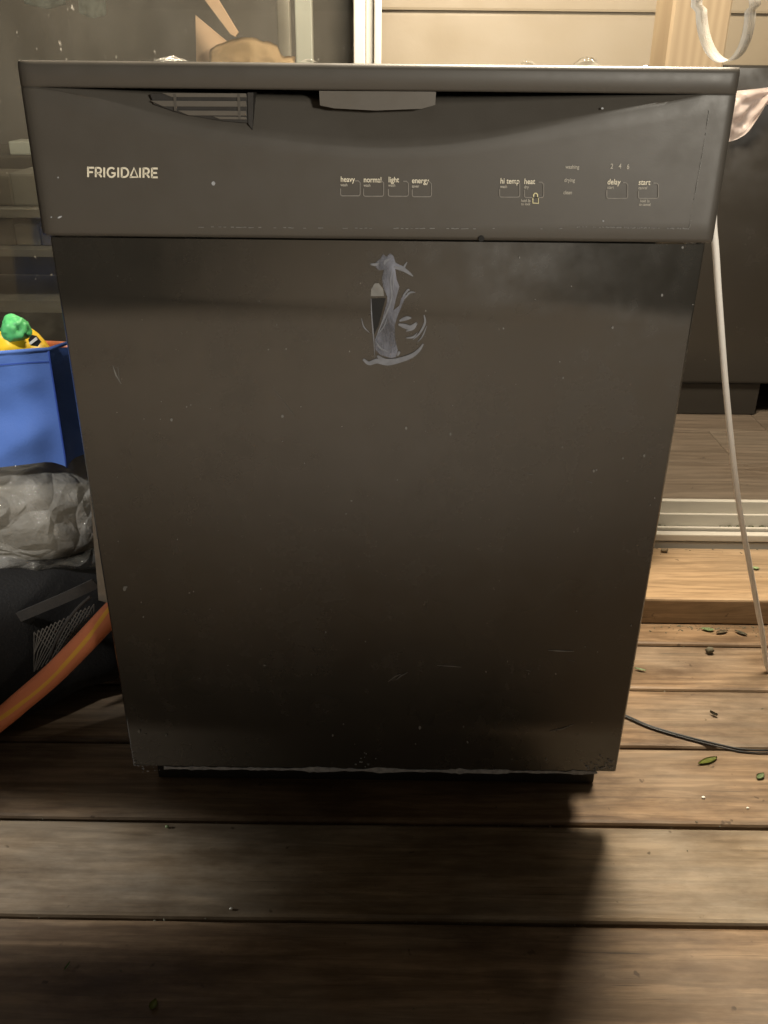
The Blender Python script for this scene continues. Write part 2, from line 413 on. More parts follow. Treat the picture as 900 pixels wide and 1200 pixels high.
# wooden stud standing on the step
a = onY(770, 0, .60); b = onY(786, 0, .575); c_ = onY(857, 0, .60)
bm = bmesh.new()
pl = [(a.x, .600), (b.x, .562), (b.x+.004, .560), (c_.x-.003, .590), (c_.x, .593), (c_.x-.018, .632), (a.x+.01, .632)]
A = [bm.verts.new((x, y, .0505)) for x, y in pl]; B = [bm.verts.new((x, y, 2.15)) for x, y in pl]
for j in range(len(pl)): bm.faces.new((A[j], A[(j+1) % len(pl)], B[(j+1) % len(pl)], B[j]))
bm.faces.new(A); bm.faces.new(B[::-1])
def stud_wood():
    t = NT('stud_pine'); 
    w = t.n('ShaderNodeTexWave', wave_type='BANDS', bands_direction='X'); w.inputs['Scale'].default_value = 22
    w.inputs['Distortion'].default_value = 5; w.inputs['Detail'].default_value = 3
    t.l(t.coord((1, 1, .12), rnd=False), w.inputs['Vector'])
    f = t.noise(t.coord((160, 160, 4), rnd=False), 1, 4)
    c = t.mix(t.mix(.5, w.outputs['Fac'], f), (.31, .23, .145), (.42, .325, .21))
    t.set(c, .65, .3); return t.m
sd = build('wooden_stud', bm, stud_wood()); tag(sd, 'bare pale timber stud standing upright on the step behind the right corner', 'timber')

# dark appliance in the room
ap = empty('dark_appliance', (.7, 1.5, .09), label='black appliance standing on the wood floor inside the open doorway', cat='appliance')
kx = onY(888, 470, 1.30).x
box('body', (onY(775, 478, 1.29).x, 1.29, onY(888, 450, 1.29).z), (1.30, 1.88, .868), M['appliance'], ap, .006)
box('kick_plate', (onY(775, 478, 1.29).x+.01, 1.302, .0885), (kx, 1.84, onY(888, 450, 1.29).z-.002), M['appliance'], ap, .003)
# pale pink plastic bag lying over the appliance edge
def drape(u, v):
    px = 857+60*u; top = 107-6*u; bot = (166-78*u*u) if u < .75 else 122
    left = max(0, (v-.15))*6
    p = onY(px-left+2*math.sin(v*9), top+(bot-top)*v, 1.262-.012*math.sin(u*5+v*4)-.018*v*(1-v)*4*.5)
    return p+Vector((0, -.014*nz((u*4, v*5, 2)), 0))
bm = grid_bm(22, 22, drape); 
bmesh.ops.solidify(bm, geom=bm.faces[:], thickness=.008)
pk = build('plastic_bag', bm, M['pink'], smooth=True); tag(pk, 'pale pinkish plastic bag drooping over the black appliance at the right edge', 'plastic bag')

# ------------------------------------------------------------------ things behind the glass on the left
def slab(name, pxs, Y, thick, mat, parent=None):
    return build(name, poly_slab([onY(x, y, Y) for x, y in pxs], thick), mat, parent)
tri = slab('cardboard_piece', [(229, 18), (270, 52), (273, 80), (262, 120), (231, 120)], 1.25, .006, M['card'])
tag(tri, 'torn brown cardboard triangle standing behind the glass', 'cardboard')
strip = slab('wood_strip', [(238, -14), (246, -16), (279, 38), (276, 43), (270, 40), (240, 0)], 1.18, .012, M['card'])
tag(strip, 'thin pale wood strip slanting behind the glass above the cardboard triangle', 'strip')
def crum(u, v):
    px = 246+100*u; top = 58-14*math.sin(math.pi*min(1, u*1.15))**.8+ (8 if u > .8 else 0)+4*nz((u*9, 1, 5)); 
    p = onY(px, top+(100-top)*v, 1.15+.04*abs(u-.5))
    return p+Vector((0, -.014*abs(nz((u*5, v*4, 3)))-.02*v, 0))
bm = grid_bm(24, 12, crum); bmesh.ops.solidify(bm, geom=bm.faces[:], thickness=.004)
pp = build('paper_bag', bm, M['paper'], smooth=True); tag(pp, 'crumpled orange brown paper bag behind the glass above the dishwasher', 'paper bag')
for nm, (x0, x1), Y, lb in (('metal_post', (346, 366), 1.3, 'pale grey post behind the glass, nearer the white frame'), ('metal_post', (325, 340), 1.5, 'darker grey post behind the glass beside the pale post')):
    a = onY(x0, 40, Y).x; b = onY(x1, 40, Y).x
    o = box(nm, (a, Y, .0885), (b, Y+.03, 1.8), M['grey_metal'] if Y < 1.4 else M['dim_stuff'], None, .003)
    tag(o, lb, 'post', 'posts behind the glass')
# shelf unit seen at far left
YS = 1.35
sh = empty('shelf_unit', (-1.0, YS, .09), label='grey open shelf unit standing behind the glass at the left edge', cat='shelf')
xs0, xs1 = -1.30, onY(60, 250, YS).x+.22
for (py, th) in ((245, .02), (292, .018), (352, .03), (440, .02)):
    z = onY(30, py, YS).z
    box('shelf_board', (xs0, YS, z-th), (xs1, YS+.3, z), M['shelf'], sh, .002)
for x in (xs0+.01, xs1-.02):
    box('shelf_post', (x, YS-.004, .0885), (x+.025, YS-.0005, .75), M['shelf'], sh, .002)
for k, (x0, x1, y0, y1, mt) in enumerate([(-40, 12, 206, 244, 'dim_stuff'), (16, 52, 203, 244, 'shelf'), (60, 92, 214, 244, 'dim_stuff'), (-30, 14, 256, 291, 'dim_stuff'), (20, 44, 262, 291, 'grey_metal'), (50, 90, 265, 291, 'dim_stuff')]):
    p0 = onY(x0, y1, YS+.04); p1 = onY(x1, y0, YS+.04)
    zz = [onY(30, q, YS).z for q in (245, 292)][k//3]+.0005
    o = box('storage_box', (p0.x, YS+.04, zz), (p1.x, YS+.2, p1.z), M[mt], None, .006)
    tag(o, ['dim brown box at the left of the upper shelf behind the glass', 'paler grey box in the middle of the upper shelf behind the glass', 'dim box at the right of the upper shelf beside the dishwasher edge',
            'dim brown box at the left of the second shelf behind the glass', 'grey box in the middle of the second shelf behind the glass', 'dim box at the right of the second shelf beside the dishwasher edge'][k], 'box', 'boxes on the shelf unit')
# white box on top of the cabinet
YC = 1.7
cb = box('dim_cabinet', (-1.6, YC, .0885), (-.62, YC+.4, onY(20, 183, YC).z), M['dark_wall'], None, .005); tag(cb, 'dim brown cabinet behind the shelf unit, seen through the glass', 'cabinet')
p0 = onY(12, 183, YC+.03); p1 = onY(50, 166, YC+.03)
wb = box('white_box', (p0.x, YC+.03, onY(20, 183, YC).z+.0005), (p1.x, YC+.12, p1.z), M['pale_grey'], None, .004); tag(wb, 'small white box on the dim cabinet behind the glass', 'box')
for (x0, x1, yb, lb) in ((28, 78, 11, 'wide pale crumpled sheet added as a glass reflection at the top left'), (92, 124, 22, 'narrow pale crumpled sheet added as a glass reflection right of the wide one')):
    def hang(u, v):
        px = x0+(x1-x0)*u; bot = yb-6*abs(u-.55)*2
        return onY(px, -40+(bot+40)*v, 1.0)+Vector((0, .02*nz((u*4+x0, v*6, 1)), 0))
    bm = grid_bm(10, 12, hang); bmesh.ops.solidify(bm, geom=bm.faces[:], thickness=.003)
    o = build('reflection_sheet', bm, M['pale_grey'], smooth=True); tag(o, lb, 'sheet', 'pale sheets standing in for glass reflections')  # added sheets standing in for pale reflections in the glass

# ------------------------------------------------------------------ dishwasher
dw = empty('dishwasher', (0, .2, 0), label='black built-in dishwasher standing on the wooden deck', cat='dishwasher')
ZT, ZB = .861, .7185
def zc(px):
    pts = [(40, 100), (100, 112), (150, 127), (200, 142), (290, 157), (370, 168), (450, 173), (530, 169), (600, 158), (680, 142), (760, 126), (835, 112), (850, 108)]
    if px <= pts[0][0]: return pts[0][1]
    for (a, b), (c, d) in zip(pts, pts[1:]):
        if px <= c:
            t = (px-a)/(c-a); return b+(d-b)*t
    return pts[-1][1]
XH = .3045
ztop = onY(450, 107, 0).z
def smz(x):
    s = 0
    for k in range(-6, 7):
        px = 445+(x+k*.004)/.3025*423; s += onY(px, zc(px)+(px-450)*-.004, 0).z
    return min(s/13, ztop-.0004)
def fascia():
    bm = bmesh.new(); nx = 150; rows = []
    for i in range(nx+1):
        u = i/nx; x = -XH+2*XH*u
        e = min(1, min(u, 1-u)*nx/3)     # rounded ends
        ey = .004*(1-math.sqrt(max(0, 1-(1-e)**2)))
        z1 = smz(x); d = .028*min(1, max(0, (ztop-z1))/.05)**.9
        col = [(.022, ZB-.001), (.004, ZB-.001), (.001, ZB), (0, ZB+.003)]
        for k in range(1, 9): col.append((0, ZB+.003+(z1-.002-ZB-.003)*k/8))
        col.append((min(d, .0008), z1))
        for k in range(1, 13):
            t = k/12; col.append((d*t+max(0, (t-.84)/.16)*d*1.6, z1+(ztop-z1)*t))
        col += [(d*2.4, ztop+.0002), (.0012, ztop+.0004), (0, ztop+.0020), (0, ZT-.005), (.0012, ZT-.0018), (.004, ZT), (.03, ZT), (.05, ZT-.001)]
        rows.append([bm.verts.new((x, y+ey, z)) for y, z in col])
    for a, b in zip(rows, rows[1:]):
        for j in range(len(a)-1): bm.faces.new((a[j], b[j], b[j+1], a[j+1]))
    for r_, fl_ in ((rows[0], 1), (rows[-1], 0)):
        bk = [bm.verts.new((r_[0].co.x, .05, z)) for z in (ZB, ZT)]
        f_ = [v for v in r_]+[bk[1], bk[0]]
        try: bm.faces.new(f_)
        except Exception: pass
    return bm
cp = build('control_panel', fascia(), M['fascia'], dw)
for p in cp.data.polygons: p.use_smooth = True
cp.data.set_sharp_from_angle(angle=rad(62))
# handle tab (latch) in the pocket
tp = [(374, 106.5), (511, 107.5), (510, 123), (494, 127.5), (440, 129.5), (392, 127), (375, 123.5)]
lt = build('handle_latch', poly_slab([onY(x, y, .0015) for x, y in tp], .012), M['latch'], cp)
# vent louvres at left of the pocket
build('vent_shade_slab', poly_slab([onY(x, y, .0022) for x, y in ((176, 110), (290, 110), (290, 144), (262, 142), (215, 134), (180, 122))], .008), M['black_plastic'], cp)  # black slab stands in for the shade between the slats
for (y0, y1, x0) in ((109, 114, 190), (118, 125, 176), (129.5, 135.5, 208), (136.5, 140, 250)):
    pts = [onY(x0, y0, .0006), onY(288, y0+.5, .0006), onY(289, y1, .0006), onY(x0+(y1-y0)*2.2, y1-.3, .0006)]
    build('vent_slat', poly_slab(pts, .004), M['latch'], cp)
for x0 in (203, 278):
    build('vent_rib', poly_slab([onY(x0, 110, .0002), onY(x0+3, 110, .0002), onY(x0+4, 140 if x0 > 250 else 130, .0002), onY(x0+1, 140 if x0 > 250 else 130, .0002)], .004), M['fascia'], cp)
build('vent_wall', poly_slab([onY(290, 108.5, .0008), onY(297, 108.5, .0008), onY(296, 152, .0008), onY(291, 145, .0008)], .02), M['black_plastic'], cp)

# door panel
tl, tr_, bl, br = onY(56, 277, .004), onY(839, 284, .004), onY(154, 897, .004), onY(723, 904, .004)
zt = ZB-.0025; zb = (bl.z+br.z)/2
def dpan():
    bm = bmesh.new(); xa, xb = .2995, .2925
    sec = [(-1, .03), (-1, .008), (-.996, .0055), (-.990, .0042), (.990, .0042), (.996, .0055), (1, .008), (1, .03)]
    rows = []
    N = 24
    for i in range(N+1):
        v = i/N; z = zt+(zb-zt)*v; hw = xa+(xb-xa)*v
        bow = .0022*math.sin(math.pi*v)
        rows.append([bm.verts.new((s*hw, y-(bow if abs(s) < .992 and y < .01 else bow*.6 if y < .01 else 0), z)) for s, y in sec])
    for a, b in zip(rows, rows[1:]):
        for j in range(7): bm.faces.new((a[j], a[j+1], b[j+1], b[j]))
    bm.faces.new(rows[0]); bm.faces.new(rows[-1][::-1])
    bm.faces.new([r[0] for r in rows]+[r[-1] for r in rows[::-1]])
    return bm
dp = build('door_panel', dpan(), M['panel'], dw)
for p in dp.data.polygons: p.use_smooth = True
dp.data.set_sharp_from_angle(angle=rad(40))
def FD(px, py):                     # a point just on the door face
    p = onY(px, py, .004); v = (p.z-zt)/(zb-zt); return onY(px, py, .0042-.0022*math.sin(math.pi*max(0, min(1, v)))-.0007)
def FP(px, py): return onY(px, py, -.0007)

# bottom chipped edge
bm = bmesh.new(); n = 110
def chip_run(x0, x1, seed, wmax, bm):
    top = []; bot = []
    for i in range(n+1):
        x = x0+(x1-x0)*i/n; base = 899.5+(x-190)*.0115
        wv = (.22+abs(nz((x*.03, seed, 0)))*1.5)*(.5+1.0*abs(nz((x*.35, seed, 2))))
        top.append((x, base-wmax*min(1, wv)*.5-nz((x*.12, seed, 5))*.8)); bot.append((x, base+.6+wmax*min(1, wv)*.55))
    for i in range(n):
        if abs(top[i][1]-bot[i][1]) < .8: continue
        q = [FD(*top[i]), FD(*top[i+1]), FD(*bot[i+1]), FD(*bot[i])]
        poly_slab(q, .0006, bm=bm)
    return bm
tag(build('chipped_edge', chip_run(192, 700, 1.7, 6.0, bm), M['chip'], dp))
bm = bmesh.new()
for (cx, cy, n_) in ((168, 899, 12), (180, 903, 8), (700, 897, 22), (712, 893, 12), (690, 902, 12), (424, 893, 8), (430, 886, 4)):
    for i in range(n_):
        x = cx+random.gauss(0, 8); y = cy+random.gauss(0, 2.8)
        if y > 905: continue
        x = max(158, min(720, x)); r = random.uniform(.4, 1.3)
        pts = [FD(x+r*random.uniform(.6, 1.6)*math.cos(t), y+r*.6*random.uniform(.6, 1.2)*math.sin(t)) for t in [k*math.pi/3 for k in range(6)]]
        poly_slab(pts[::-1], .0005, bm=bm)
tag(build('corner_chips', bm, M['chip'], dp), kind='stuff')
# specks and scratches
bm = bmesh.new()
spots = [(331, 488, 2), (201, 492, 1.6), (476, 502, 1.5), (528, 509, 1.3), (412, 587, 1.4), (146, 690, 1.8), (148, 688, 1.4), (222, 695, 1.2), (492, 853, 1.4), (548, 870, 1.2), (590, 385, 1.1), (718, 384, 1.3), (776, 346, 1.2), (660, 443, 1), (659, 524, 1.2), (696, 552, 1.2), (699, 551, 1), (755, 534, 1.3), (730, 537, 1), (800, 290, 1.6), (812, 357, 1), (163, 857, 1.6), (170, 861, 1.4), (195, 862, 1.2), (640, 890, 1.2), (600, 890, 1.1), (390, 862, 1), (310, 780, .9), (267, 780, .9)]
for i in range(70): spots.append((random.uniform(110, 800), random.uniform(300, 890), random.uniform(.4, .9)))
for (x, y, r) in spots:
    lft = 60+(y-280)*.157; rgt = 836-(y-283)*.186
    if not lft+5 < x < rgt-5: continue
    el = random.uniform(.6, 1.8)
    pts = [FD(x+r*random.uniform(.7, 1.2)*math.cos(t), y+r*el*random.uniform(.7, 1.2)*math.sin(t)) for t in [k*math.pi/3 for k in range(6)]]
    poly_slab(pts[::-1], .0004, bm=bm)
tag(build('paint_specks', bm, M['chip_dark'], dp), kind='stuff')
bm = bmesh.new()
for pts, w in (([(642, 762), (655, 763), (673, 763.5)], 1.3), ([(645, 857), (660, 854), (672, 849)], 1.5), ([(512, 780), (530, 781), (541, 782)], .8), ([(455, 799), (463, 793), (470, 790)], 1.0), ([(464, 797), (470, 792), (478, 788)], .9), ([(616, 785), (622, 787)], 1), ([(667, 774), (674, 775)], .8), ([(618, 555), (625, 556)], 1.2), ([(686, 563), (694, 566)], 1.0), ([(320, 455), (345, 487)], .5), ([(132, 428), (136, 440), (142, 450)], 1.2), ([(138, 430), (140, 446)], 1.0)):
    ribbon_bm([FD(x, y) for x, y in pts], lambda t, w=w: w*.00085*(.25+math.sin(math.pi*t)), .0004, bm=bm)
tag(build('scratches', bm, M['chip_dark'], dp), kind='stuff')

# torn film residue in the middle of the door
rs = build('film_residue', poly_slab([FD(380+x/5, 270+y/5) for x, y in
    [(300, 190), (330, 165), (345, 140), (365, 155), (385, 135), (405, 150), (418, 190), (470, 215), (520, 268), (460, 240), (415, 225), (425, 290), (440, 330), (420, 400), (405, 470), (440, 440), (450, 400), (470, 370), (480, 380), (455, 440), (430, 500), (412, 560), (415, 640), (430, 700), (420, 742), (390, 748), (330, 730), (300, 700), (296, 640), (320, 580), (345, 500), (365, 430), (370, 390), (345, 330), (338, 280), (350, 230), (320, 235), (302, 215)]][::-1], .0006), M['residue'], dp)
bm = bmesh.new()
def curl(pts, w):
    ribbon_bm([FD(380+p.x/5, 270+p.y/5)+Vector((0, -.0005, 0)) for i, p in enumerate(catmull([(x, y, 0) for x, y in pts], 6))], lambda t: w*.00017*(.2+math.sin(math.pi*min(1, t*.9+.08))), .0005, bm=bm)
for pts, w in (([(228, 755), (262, 778), (310, 765), (370, 775), (440, 760), (510, 735), (555, 700), (580, 665)], 26), ([(310, 735), (360, 765), (420, 762), (470, 745)], 24),
               ([(585, 495), (590, 540), (560, 600), (520, 640)], 10), ([(600, 560), (575, 620), (545, 655)], 6), ([(440, 530), (480, 515), (510, 512)], 18), ([(435, 550), (470, 560), (505, 568), (540, 540)], 22), ([(480, 590), (520, 575), (545, 545)], 10), ([(480, 630), (520, 625), (545, 600)], 9),
               ([(460, 385), (490, 350), (500, 352)], 10), ([(470, 400), (500, 365), (535, 362)], 9), ([(455, 240), (470, 210), (485, 185)], 9), ([(410, 212), (470, 232), (520, 268)], 16), ([(270, 198), (300, 200), (320, 190)], 12), ([(350, 200), (360, 180), (390, 165)], 12),
               ([(395, 235), (388, 300), (396, 380), (378, 450), (330, 560), (300, 640)], 8), ([(408, 240), (404, 300), (405, 350)], 6), ([(274, 400), (278, 500), (288, 620), (296, 740)], 6), ([(218, 515), (232, 565), (265, 600)], 5), ([(300, 650), (330, 690), (380, 715)], 8), ([(430, 735), (438, 715), (445, 712)], 12), ([(320, 600), (350, 560), (372, 500)], 5)):
    curl(pts, w)
build('residue_curl', bm, M['curl'], rs)
bm = bmesh.new()
poly_slab([FD(380+x/5, 270+y/5) for x, y in [(278, 400), (360, 398), (340, 470), (318, 560), (290, 615)]][::-1], .0005, bm=bm)
build('residue_gap', bm, M['hole'], rs)
poly = [FD(380+x/5, 270+y/5) for x, y in [(272, 385), (275, 345), (295, 310), (320, 310), (345, 345), (350, 385)]]
build('residue_flake', poly_slab(poly[::-1], .0006), M['chip_dark'], rs)

# toe kick, tub, feet
ta, tb = onZ(187, 911, 0), onZ(695, 920, 0)
box('toe_kick', (ta.x, .0855, .004), (tb.x, .105, .115), M['black_plastic'], dw, .002)
box('tub', (-.268, .052, .118), (.268, .470, .846), M['tub'], dw, .006)
box('base_pan', (-.2895, .1055, .012), (.2895, .468, .1165), M['black_plastic'], dw, .003)
for x in (-.24, .24):
    for y in (.13, .44):
        bm = bmesh.new(); bmesh.ops.create_cone(bm, cap_ends=True, segments=16, radius1=.018, radius2=.014, depth=.0115, matrix=Matrix.Translation((x, y, .0060)))
        build('foot', bm, M['black_plastic'], dw)
def pad(u, v):
    v *= 1.3
    q = onY(114-11*v, 706-136*v, .075); t = math.sin(math.pi*u)
    return Vector((-.269+(q.x+.269)*min(1, t*1.6), .056+.11*u, q.z))
bm = grid_bm(14, 14, pad); bmesh.ops.solidify(bm, geom=bm.faces[:], thickness=.003)
build('insulation_pad', bm, M['pad'], dw, smooth=True)

# lettering: the brand in plain geometric strokes
def strokes(letters, x0, x1, ybase, ytop, wpx, parent, name, mat):
    total = sum(l[1] for l in letters)
    x = x0; sc = (x1-x0)/total
    bm = bmesh.new()
    for ch, adv, segs in letters:
        for sg in segs:
            pts = [FP(x+p[0]*sc, ybase[0]+(x-x0)*ybase[1]+(ytop-ybase[0])*p[1]) for p in sg]
            ribbon_bm(pts, wpx*.000715, .0006, bm=bm)
        x += adv*sc
    return build(name, bm, mat, parent)
def arc(cx, cy, rx, ry, a0, a1, n=12): return [(cx+rx*math.cos(rad(a0+(a1-a0)*k/n)), cy+ry*math.sin(rad(a0+(a1-a0)*k/n))) for k in range(n+1)]
Lf = [[(.1, 0), (.1, 1.06)], [(.1, .95), (.72, .95)], [(.1, .5), (.62, .5)]]
Lr = [[(.1, 0), (.1, 1.0)], [(.1, .95), (.42, .95)]+arc(.42, .68, .25, .27, 90, -90)+[(.1, .41)], [(.4, .41), (.72, 0)]]
Li = [[(.1, 0), (.1, 1)]]
Lg = [arc(.5, .5, .42, .47, 45, 350, 18)+[(.5, .44)]]
Ld = [[(.1, 0), (.1, 1)], [(.1, .95), (.38, .95)]+arc(.38, .5, .42, .45, 90, -90)+[(.1, .05)]]
La = [[(.06, .05), (.46, .98), (.86, .05), (.0, .05)]]
Le = [[(.1, 0), (.1, 1)], [(.1, .95), (.7, .95)], [(.1, .5), (.62, .5)], [(.1, .05), (.7, .05)]]
brand = [('F', .82, Lf), ('R', .9, Lr), ('I', .37, Li), ('G', 1.12, Lg), ('I', .37, Li), ('D', .95, Ld), ('A', 1.0, La), ('I', .37, Li), ('R', .9, Lr), ('E', .78, Le)]
strokes(brand, 102, 185.5, (207.5, .012), 196.0, 2.1, cp, 'brand_lettering', M['print'])

def text(body, px, py, hpx, mat, parent, name='lettering', bold=0):
    cu = bpy.data.curves.new(name, 'FONT'); cu.body = body; cu.size = 1; cu.offset = bold
    tmp = bpy.data.objects.new('tmp', cu); COL.objects.link(tmp)
    dg = bpy.context.evaluated_depsgraph_get(); me = bpy.data.meshes.new_from_object(tmp.evaluated_get(dg))
    bpy.data.objects.remove(tmp); bpy.data.curves.remove(cu)
    s = hpx*.000715/.52; o_ = FP(px, py)
    for v in me.vertices: v.co = Vector((o_.x+v.co.x*s*.86, o_.y, o_.z+v.co.y*s+v.co.x*s*.0))
    me.name = name
    return link(name, me, mat, parent)
def outline(x0, y0, x1, y1, parent):
    r = 2.2; pts = [(x0, y0+9), (x0, y1-r)]+[(x0+r-r*math.cos(rad(a)), y1-r+r*math.sin(rad(a))) for a in (30, 60, 90)]+[(x1-r, y1)]+[(x1-r+r*math.sin(rad(a)), y1-r+r*math.cos(rad(a))) for a in (30, 60, 90)]+[(x1, y0+r), (x1-r, y0), (x1-6, y0)]
    return build('button_outline', ribbon_bm([FP(x, y) for x, y in pts], .00085, .0005), M['outline'], parent)
for (x, y, a, b) in ((399, 213, 'heavy', 'wash'), (426, 213.5, 'normal', 'wash'), (455, 213.5, 'light', 'wash'), (482.5, 214.5, 'energy', 'saver'), (586, 215, 'hi temp', 'wash'), (614, 215.5, 'heat', 'dry'), (711.5, 216, 'delay', 'start'), (748, 216.5, 'start', 'cancel')):
    text(a, x, y, 4.7, M['print'], cp, bold=.012); text(b, x, y+5.2, 2.6, M['print_dim'], cp, bold=.012)
for (x0, y0, x1, y1) in ((399, 212, 422, 229.5), (426, 212, 449.5, 230), (455, 212.5, 478.5, 230), (483, 213, 505.5, 230.5), (585.5, 213, 609, 231), (614.5, 213.5, 637, 231.5), (711, 214, 735.5, 232.5), (748, 214.5, 771.5, 232.5)):
    outline(x0, y0, x1, y1, cp)
for (x, y, a) in ((662.5, 197.5, 'washing'), (661, 213, 'drying'), (660, 227.5, 'clean')): text(a, x, y, 3.2, M['print_dim'], cp, bold=.014)
for (x, y, a) in ((715, 197.5, '2'), (724.5, 197.5, '4'), (734, 198, '6')): text(a, x, y, 4.2, M['print_dim'], cp, bold=.014)
for (x, y, a) in ((610.5, 236.5, 'hold 3s'), (610.5, 240.5, 'to lock'), (750, 237, 'hold 3s'), (748.5, 241, 'to cancel')): text(a, x, y, 2.4, M['print_dim'], cp, bold=.012)
bm = bmesh.new()
ribbon_bm([FP(x, y) for x, y in ((624.5, 231.5), (624.5, 238), (631, 238.3), (631, 231.8), (624.5, 231.5))], .0008, .0005, bm=bm)
ribbon_bm([FP(x, y) for x, y in ((625.5, 231.5), (625.3, 228.5), (626.5, 226.6), (628.3, 226.4), (629.8, 227.6), (630, 231.5))], .0009, .0005, bm=bm)
build('lock_symbol', bm, M['yellow_print'], cp)
# worn pale line where the overlay ends
bm = bmesh.new()
def worn(pts, dens, w):
    P = catmull([(x, y, 0) for x, y in pts], 60)
    for a, b in zip(P, P[1:]):
        if random.random() > dens*(.55+.9*max(-.5, nz((a.x*.03, a.y*.03, 4)))): continue
        j = random.uniform(-.4, .4)
        ribbon_bm([FP(a.x, a.y+j), FP(b.x+.3, b.y+j)], w*random.uniform(.5, 1.2)*.0007, .0004, bm=bm)
worn([(676, 266), (740, 267), (808, 268)], 1.0, 1.2); worn([(808, 267), (816, 220), (825, 170), (831, 130)], .75, 1.3)
worn([(215, 266), (390, 267.5), (560, 268)], .55, .8); worn([(560, 268), (676, 268)], .2, .7)
tag(build('worn_line', bm, M['chip_dark'], cp), kind='stuff')
bm = bmesh.new()
for (x, y, rx, ry) in ((70, 254.5, 2.6, 1.2), (60, 254.5, .8, .8), (250, 215, 2.2, 2.6), (707, 259, 1, 1), (706, 127, 1.5, 1.2), (68, 208, .8, 1)):
    pts = [FP(x+rx*math.cos(t), y+ry*math.sin(t)-(x == 70)*1.0*math.cos(t)) for t in [k*math.pi/4 for k in range(8)]]
    poly_slab(pts[::-1], .0004, bm=bm)
tag(build('fascia_marks', bm, M['chip'], cp), kind='stuff')
bm = bmesh.new(); c0 = FP(564, 279.5)
bmesh.ops.create_cone(bm, cap_ends=True, segments=14, radius1=.0026, radius2=.0026, depth=.0016, matrix=Matrix.Translation(c0) @ Matrix.Rotation(rad(90), 4, 'X'))
build('screw_hole', bm, M['hole'], cp)

# scraps of clear plastic on the dishwasher top
for (x, w, hgt, lb) in ((200, 34, 4, 'flat scrap of clear plastic on the top edge, left end'), (362, 18, 3, 'tiny scrap of clear plastic on the top edge, above the latch'), (618, 16, 4.5, 'small scrap of clear plastic on the top edge, right of the white frame'), (688, 30, 7, 'crinkled larger scrap of clear plastic on the top edge near the stud')):
    p = onY(x, 75, .03); w_ = w*.0007; h_ = hgt*.0011
    def sc(u, v): return Vector((p.x+(u-.5)*w_, .018+.03*v, ZT+.0006+h_*math.sin(math.pi*u)**.6*math.sin(math.pi*v)**.6*(.6+.7*abs(nz((u*5+x, v*4, 1))))))
    bm = grid_bm(12, 8, sc); bmesh.ops.solidify(bm, geom=bm.faces[:], thickness=-.0004)
    o = build('plastic_scrap', bm, M['film']); tag(o, lb, 'plastic scrap', 'plastic scraps on the dishwasher')

# clear plastic band standing as a loop on the top, in front of the stud
bm = bmesh.new(); N = 64; cpx, cpy, ax, ay = 844, 14, 29, 60
rings = []
for i in range(N):
    t = 2*math.pi*i/N
    px = cpx+ax*math.cos(t)+(6*math.cos(t) if math.sin(t) < 0 else 0); py = cpy+ay*math.sin(t)
    p = onY(px, py, .10); q = onY(px+13, py-3, .128)
    o_ = (p-onY(cpx, cpy, .10)).normalized()*.0007
    rings.append([bm.verts.new(p), bm.verts.new(q), bm.verts.new(q-o_), bm.verts.new(p-o_)])
for i in range(N):
    a, b = rings[i], rings[(i+1) % N]
    for k in range(4): bm.faces.new((a[k], a[(k+1) % 4], b[(k+1) % 4], b[k]))
lo = min(v.co.z for v in bm.verts)
for v in bm.verts: v.co.z += ZT-.0005-lo if lo < ZT-.0005 else 0
o = build('plastic_loop', bm, M['clear_band'], smooth=True); tag(o, 'clear plastic band curled into a loop over the right corner of the dishwasher', 'plastic band')

# ------------------------------------------------------------------ cords on the right
pts = [onY(828, 230, .24), onY(837, 275, .25), onY(842.5, 350, .27), onY(852, 470, .29), onY(865, 585, .32), onY(880, 670, .335), onY(892, 735, .342), onY(904, 790, .345)]
e = pts[-1]; pts += [Vector((e.x+.05, e.y-.01, .0045)), Vector((e.x+.14, e.y-.04, .0042)), Vector((e.x+.4, e.y-.12, .0042))]
pts = [Vector((.31, .35, .95-.09)), Vector((.315, .29, .80))]+pts
o = build('extension_cord', tube_bm(catmull(pts, 8), .0040, 10), M['cord'], smooth=True); tag(o, 'white electric cord hanging from behind the dishwasher down to the deck', 'cord')
pts = [onZ(x, y, .0042) for x, y in ((690, 822), (733, 838.5), (760, 850), (800, 862), (845, 873), (870, 878), (905, 879), (960, 872))]
bm = tube_bm(catmull(pts, 8), .0016, 8)
pts2 = [p+Vector((.001, -.0036, -.001+.0006*math.sin(i))) for i, p in enumerate(pts)]
tube_bm(catmull(pts2, 8), .0012, 8, bm)
o = build('black_cable', bm, M['cable'], smooth=True); tag(o, 'thin black cable curving across the deck from under the dishwasher', 'cable')

# ------------------------------------------------------------------ leaves and litter
def leaf(name, px, py, L, wd, ang, mat, label, cat='leaf', curlz=.0022, group=None):
    c = onZ(px, py, .002)
    d = Vector((math.cos(ang), math.sin(ang), 0)); s = Vector((-d.y, d.x, 0))
    def f(u, v):
        w = wd*math.sin(math.pi*min(1, u*.97+.015))**.8*(1-.35*u)
        return c+d*(u-.5)*L+s*(v-.5)*w+Vector((0, 0, .0004+curlz*(abs(v-.5)*1.2+.5*(u-.4)**2*2)))
    bm = grid_bm(10, 4, f); bmesh.ops.solidify(bm, geom=bm.faces[:], thickness=-.0002)
    return tag(build(name, bm, mat, smooth=True), label, cat, group)
leaf('green_leaf', 829, 892, .034, .012, rad(205), M['leaf'], 'pointed green leaf lying on the deck right of the dishwasher')
leaf('pale_leaf', 891, 910, .016, .011, rad(40), M['leaf_pale'], 'small round pale green leaf at the right edge of the deck')
leaf('olive_leaf', 180, 1178, .012, .010, rad(80), M['leaf'], 'small round olive leaf on the front deck board')
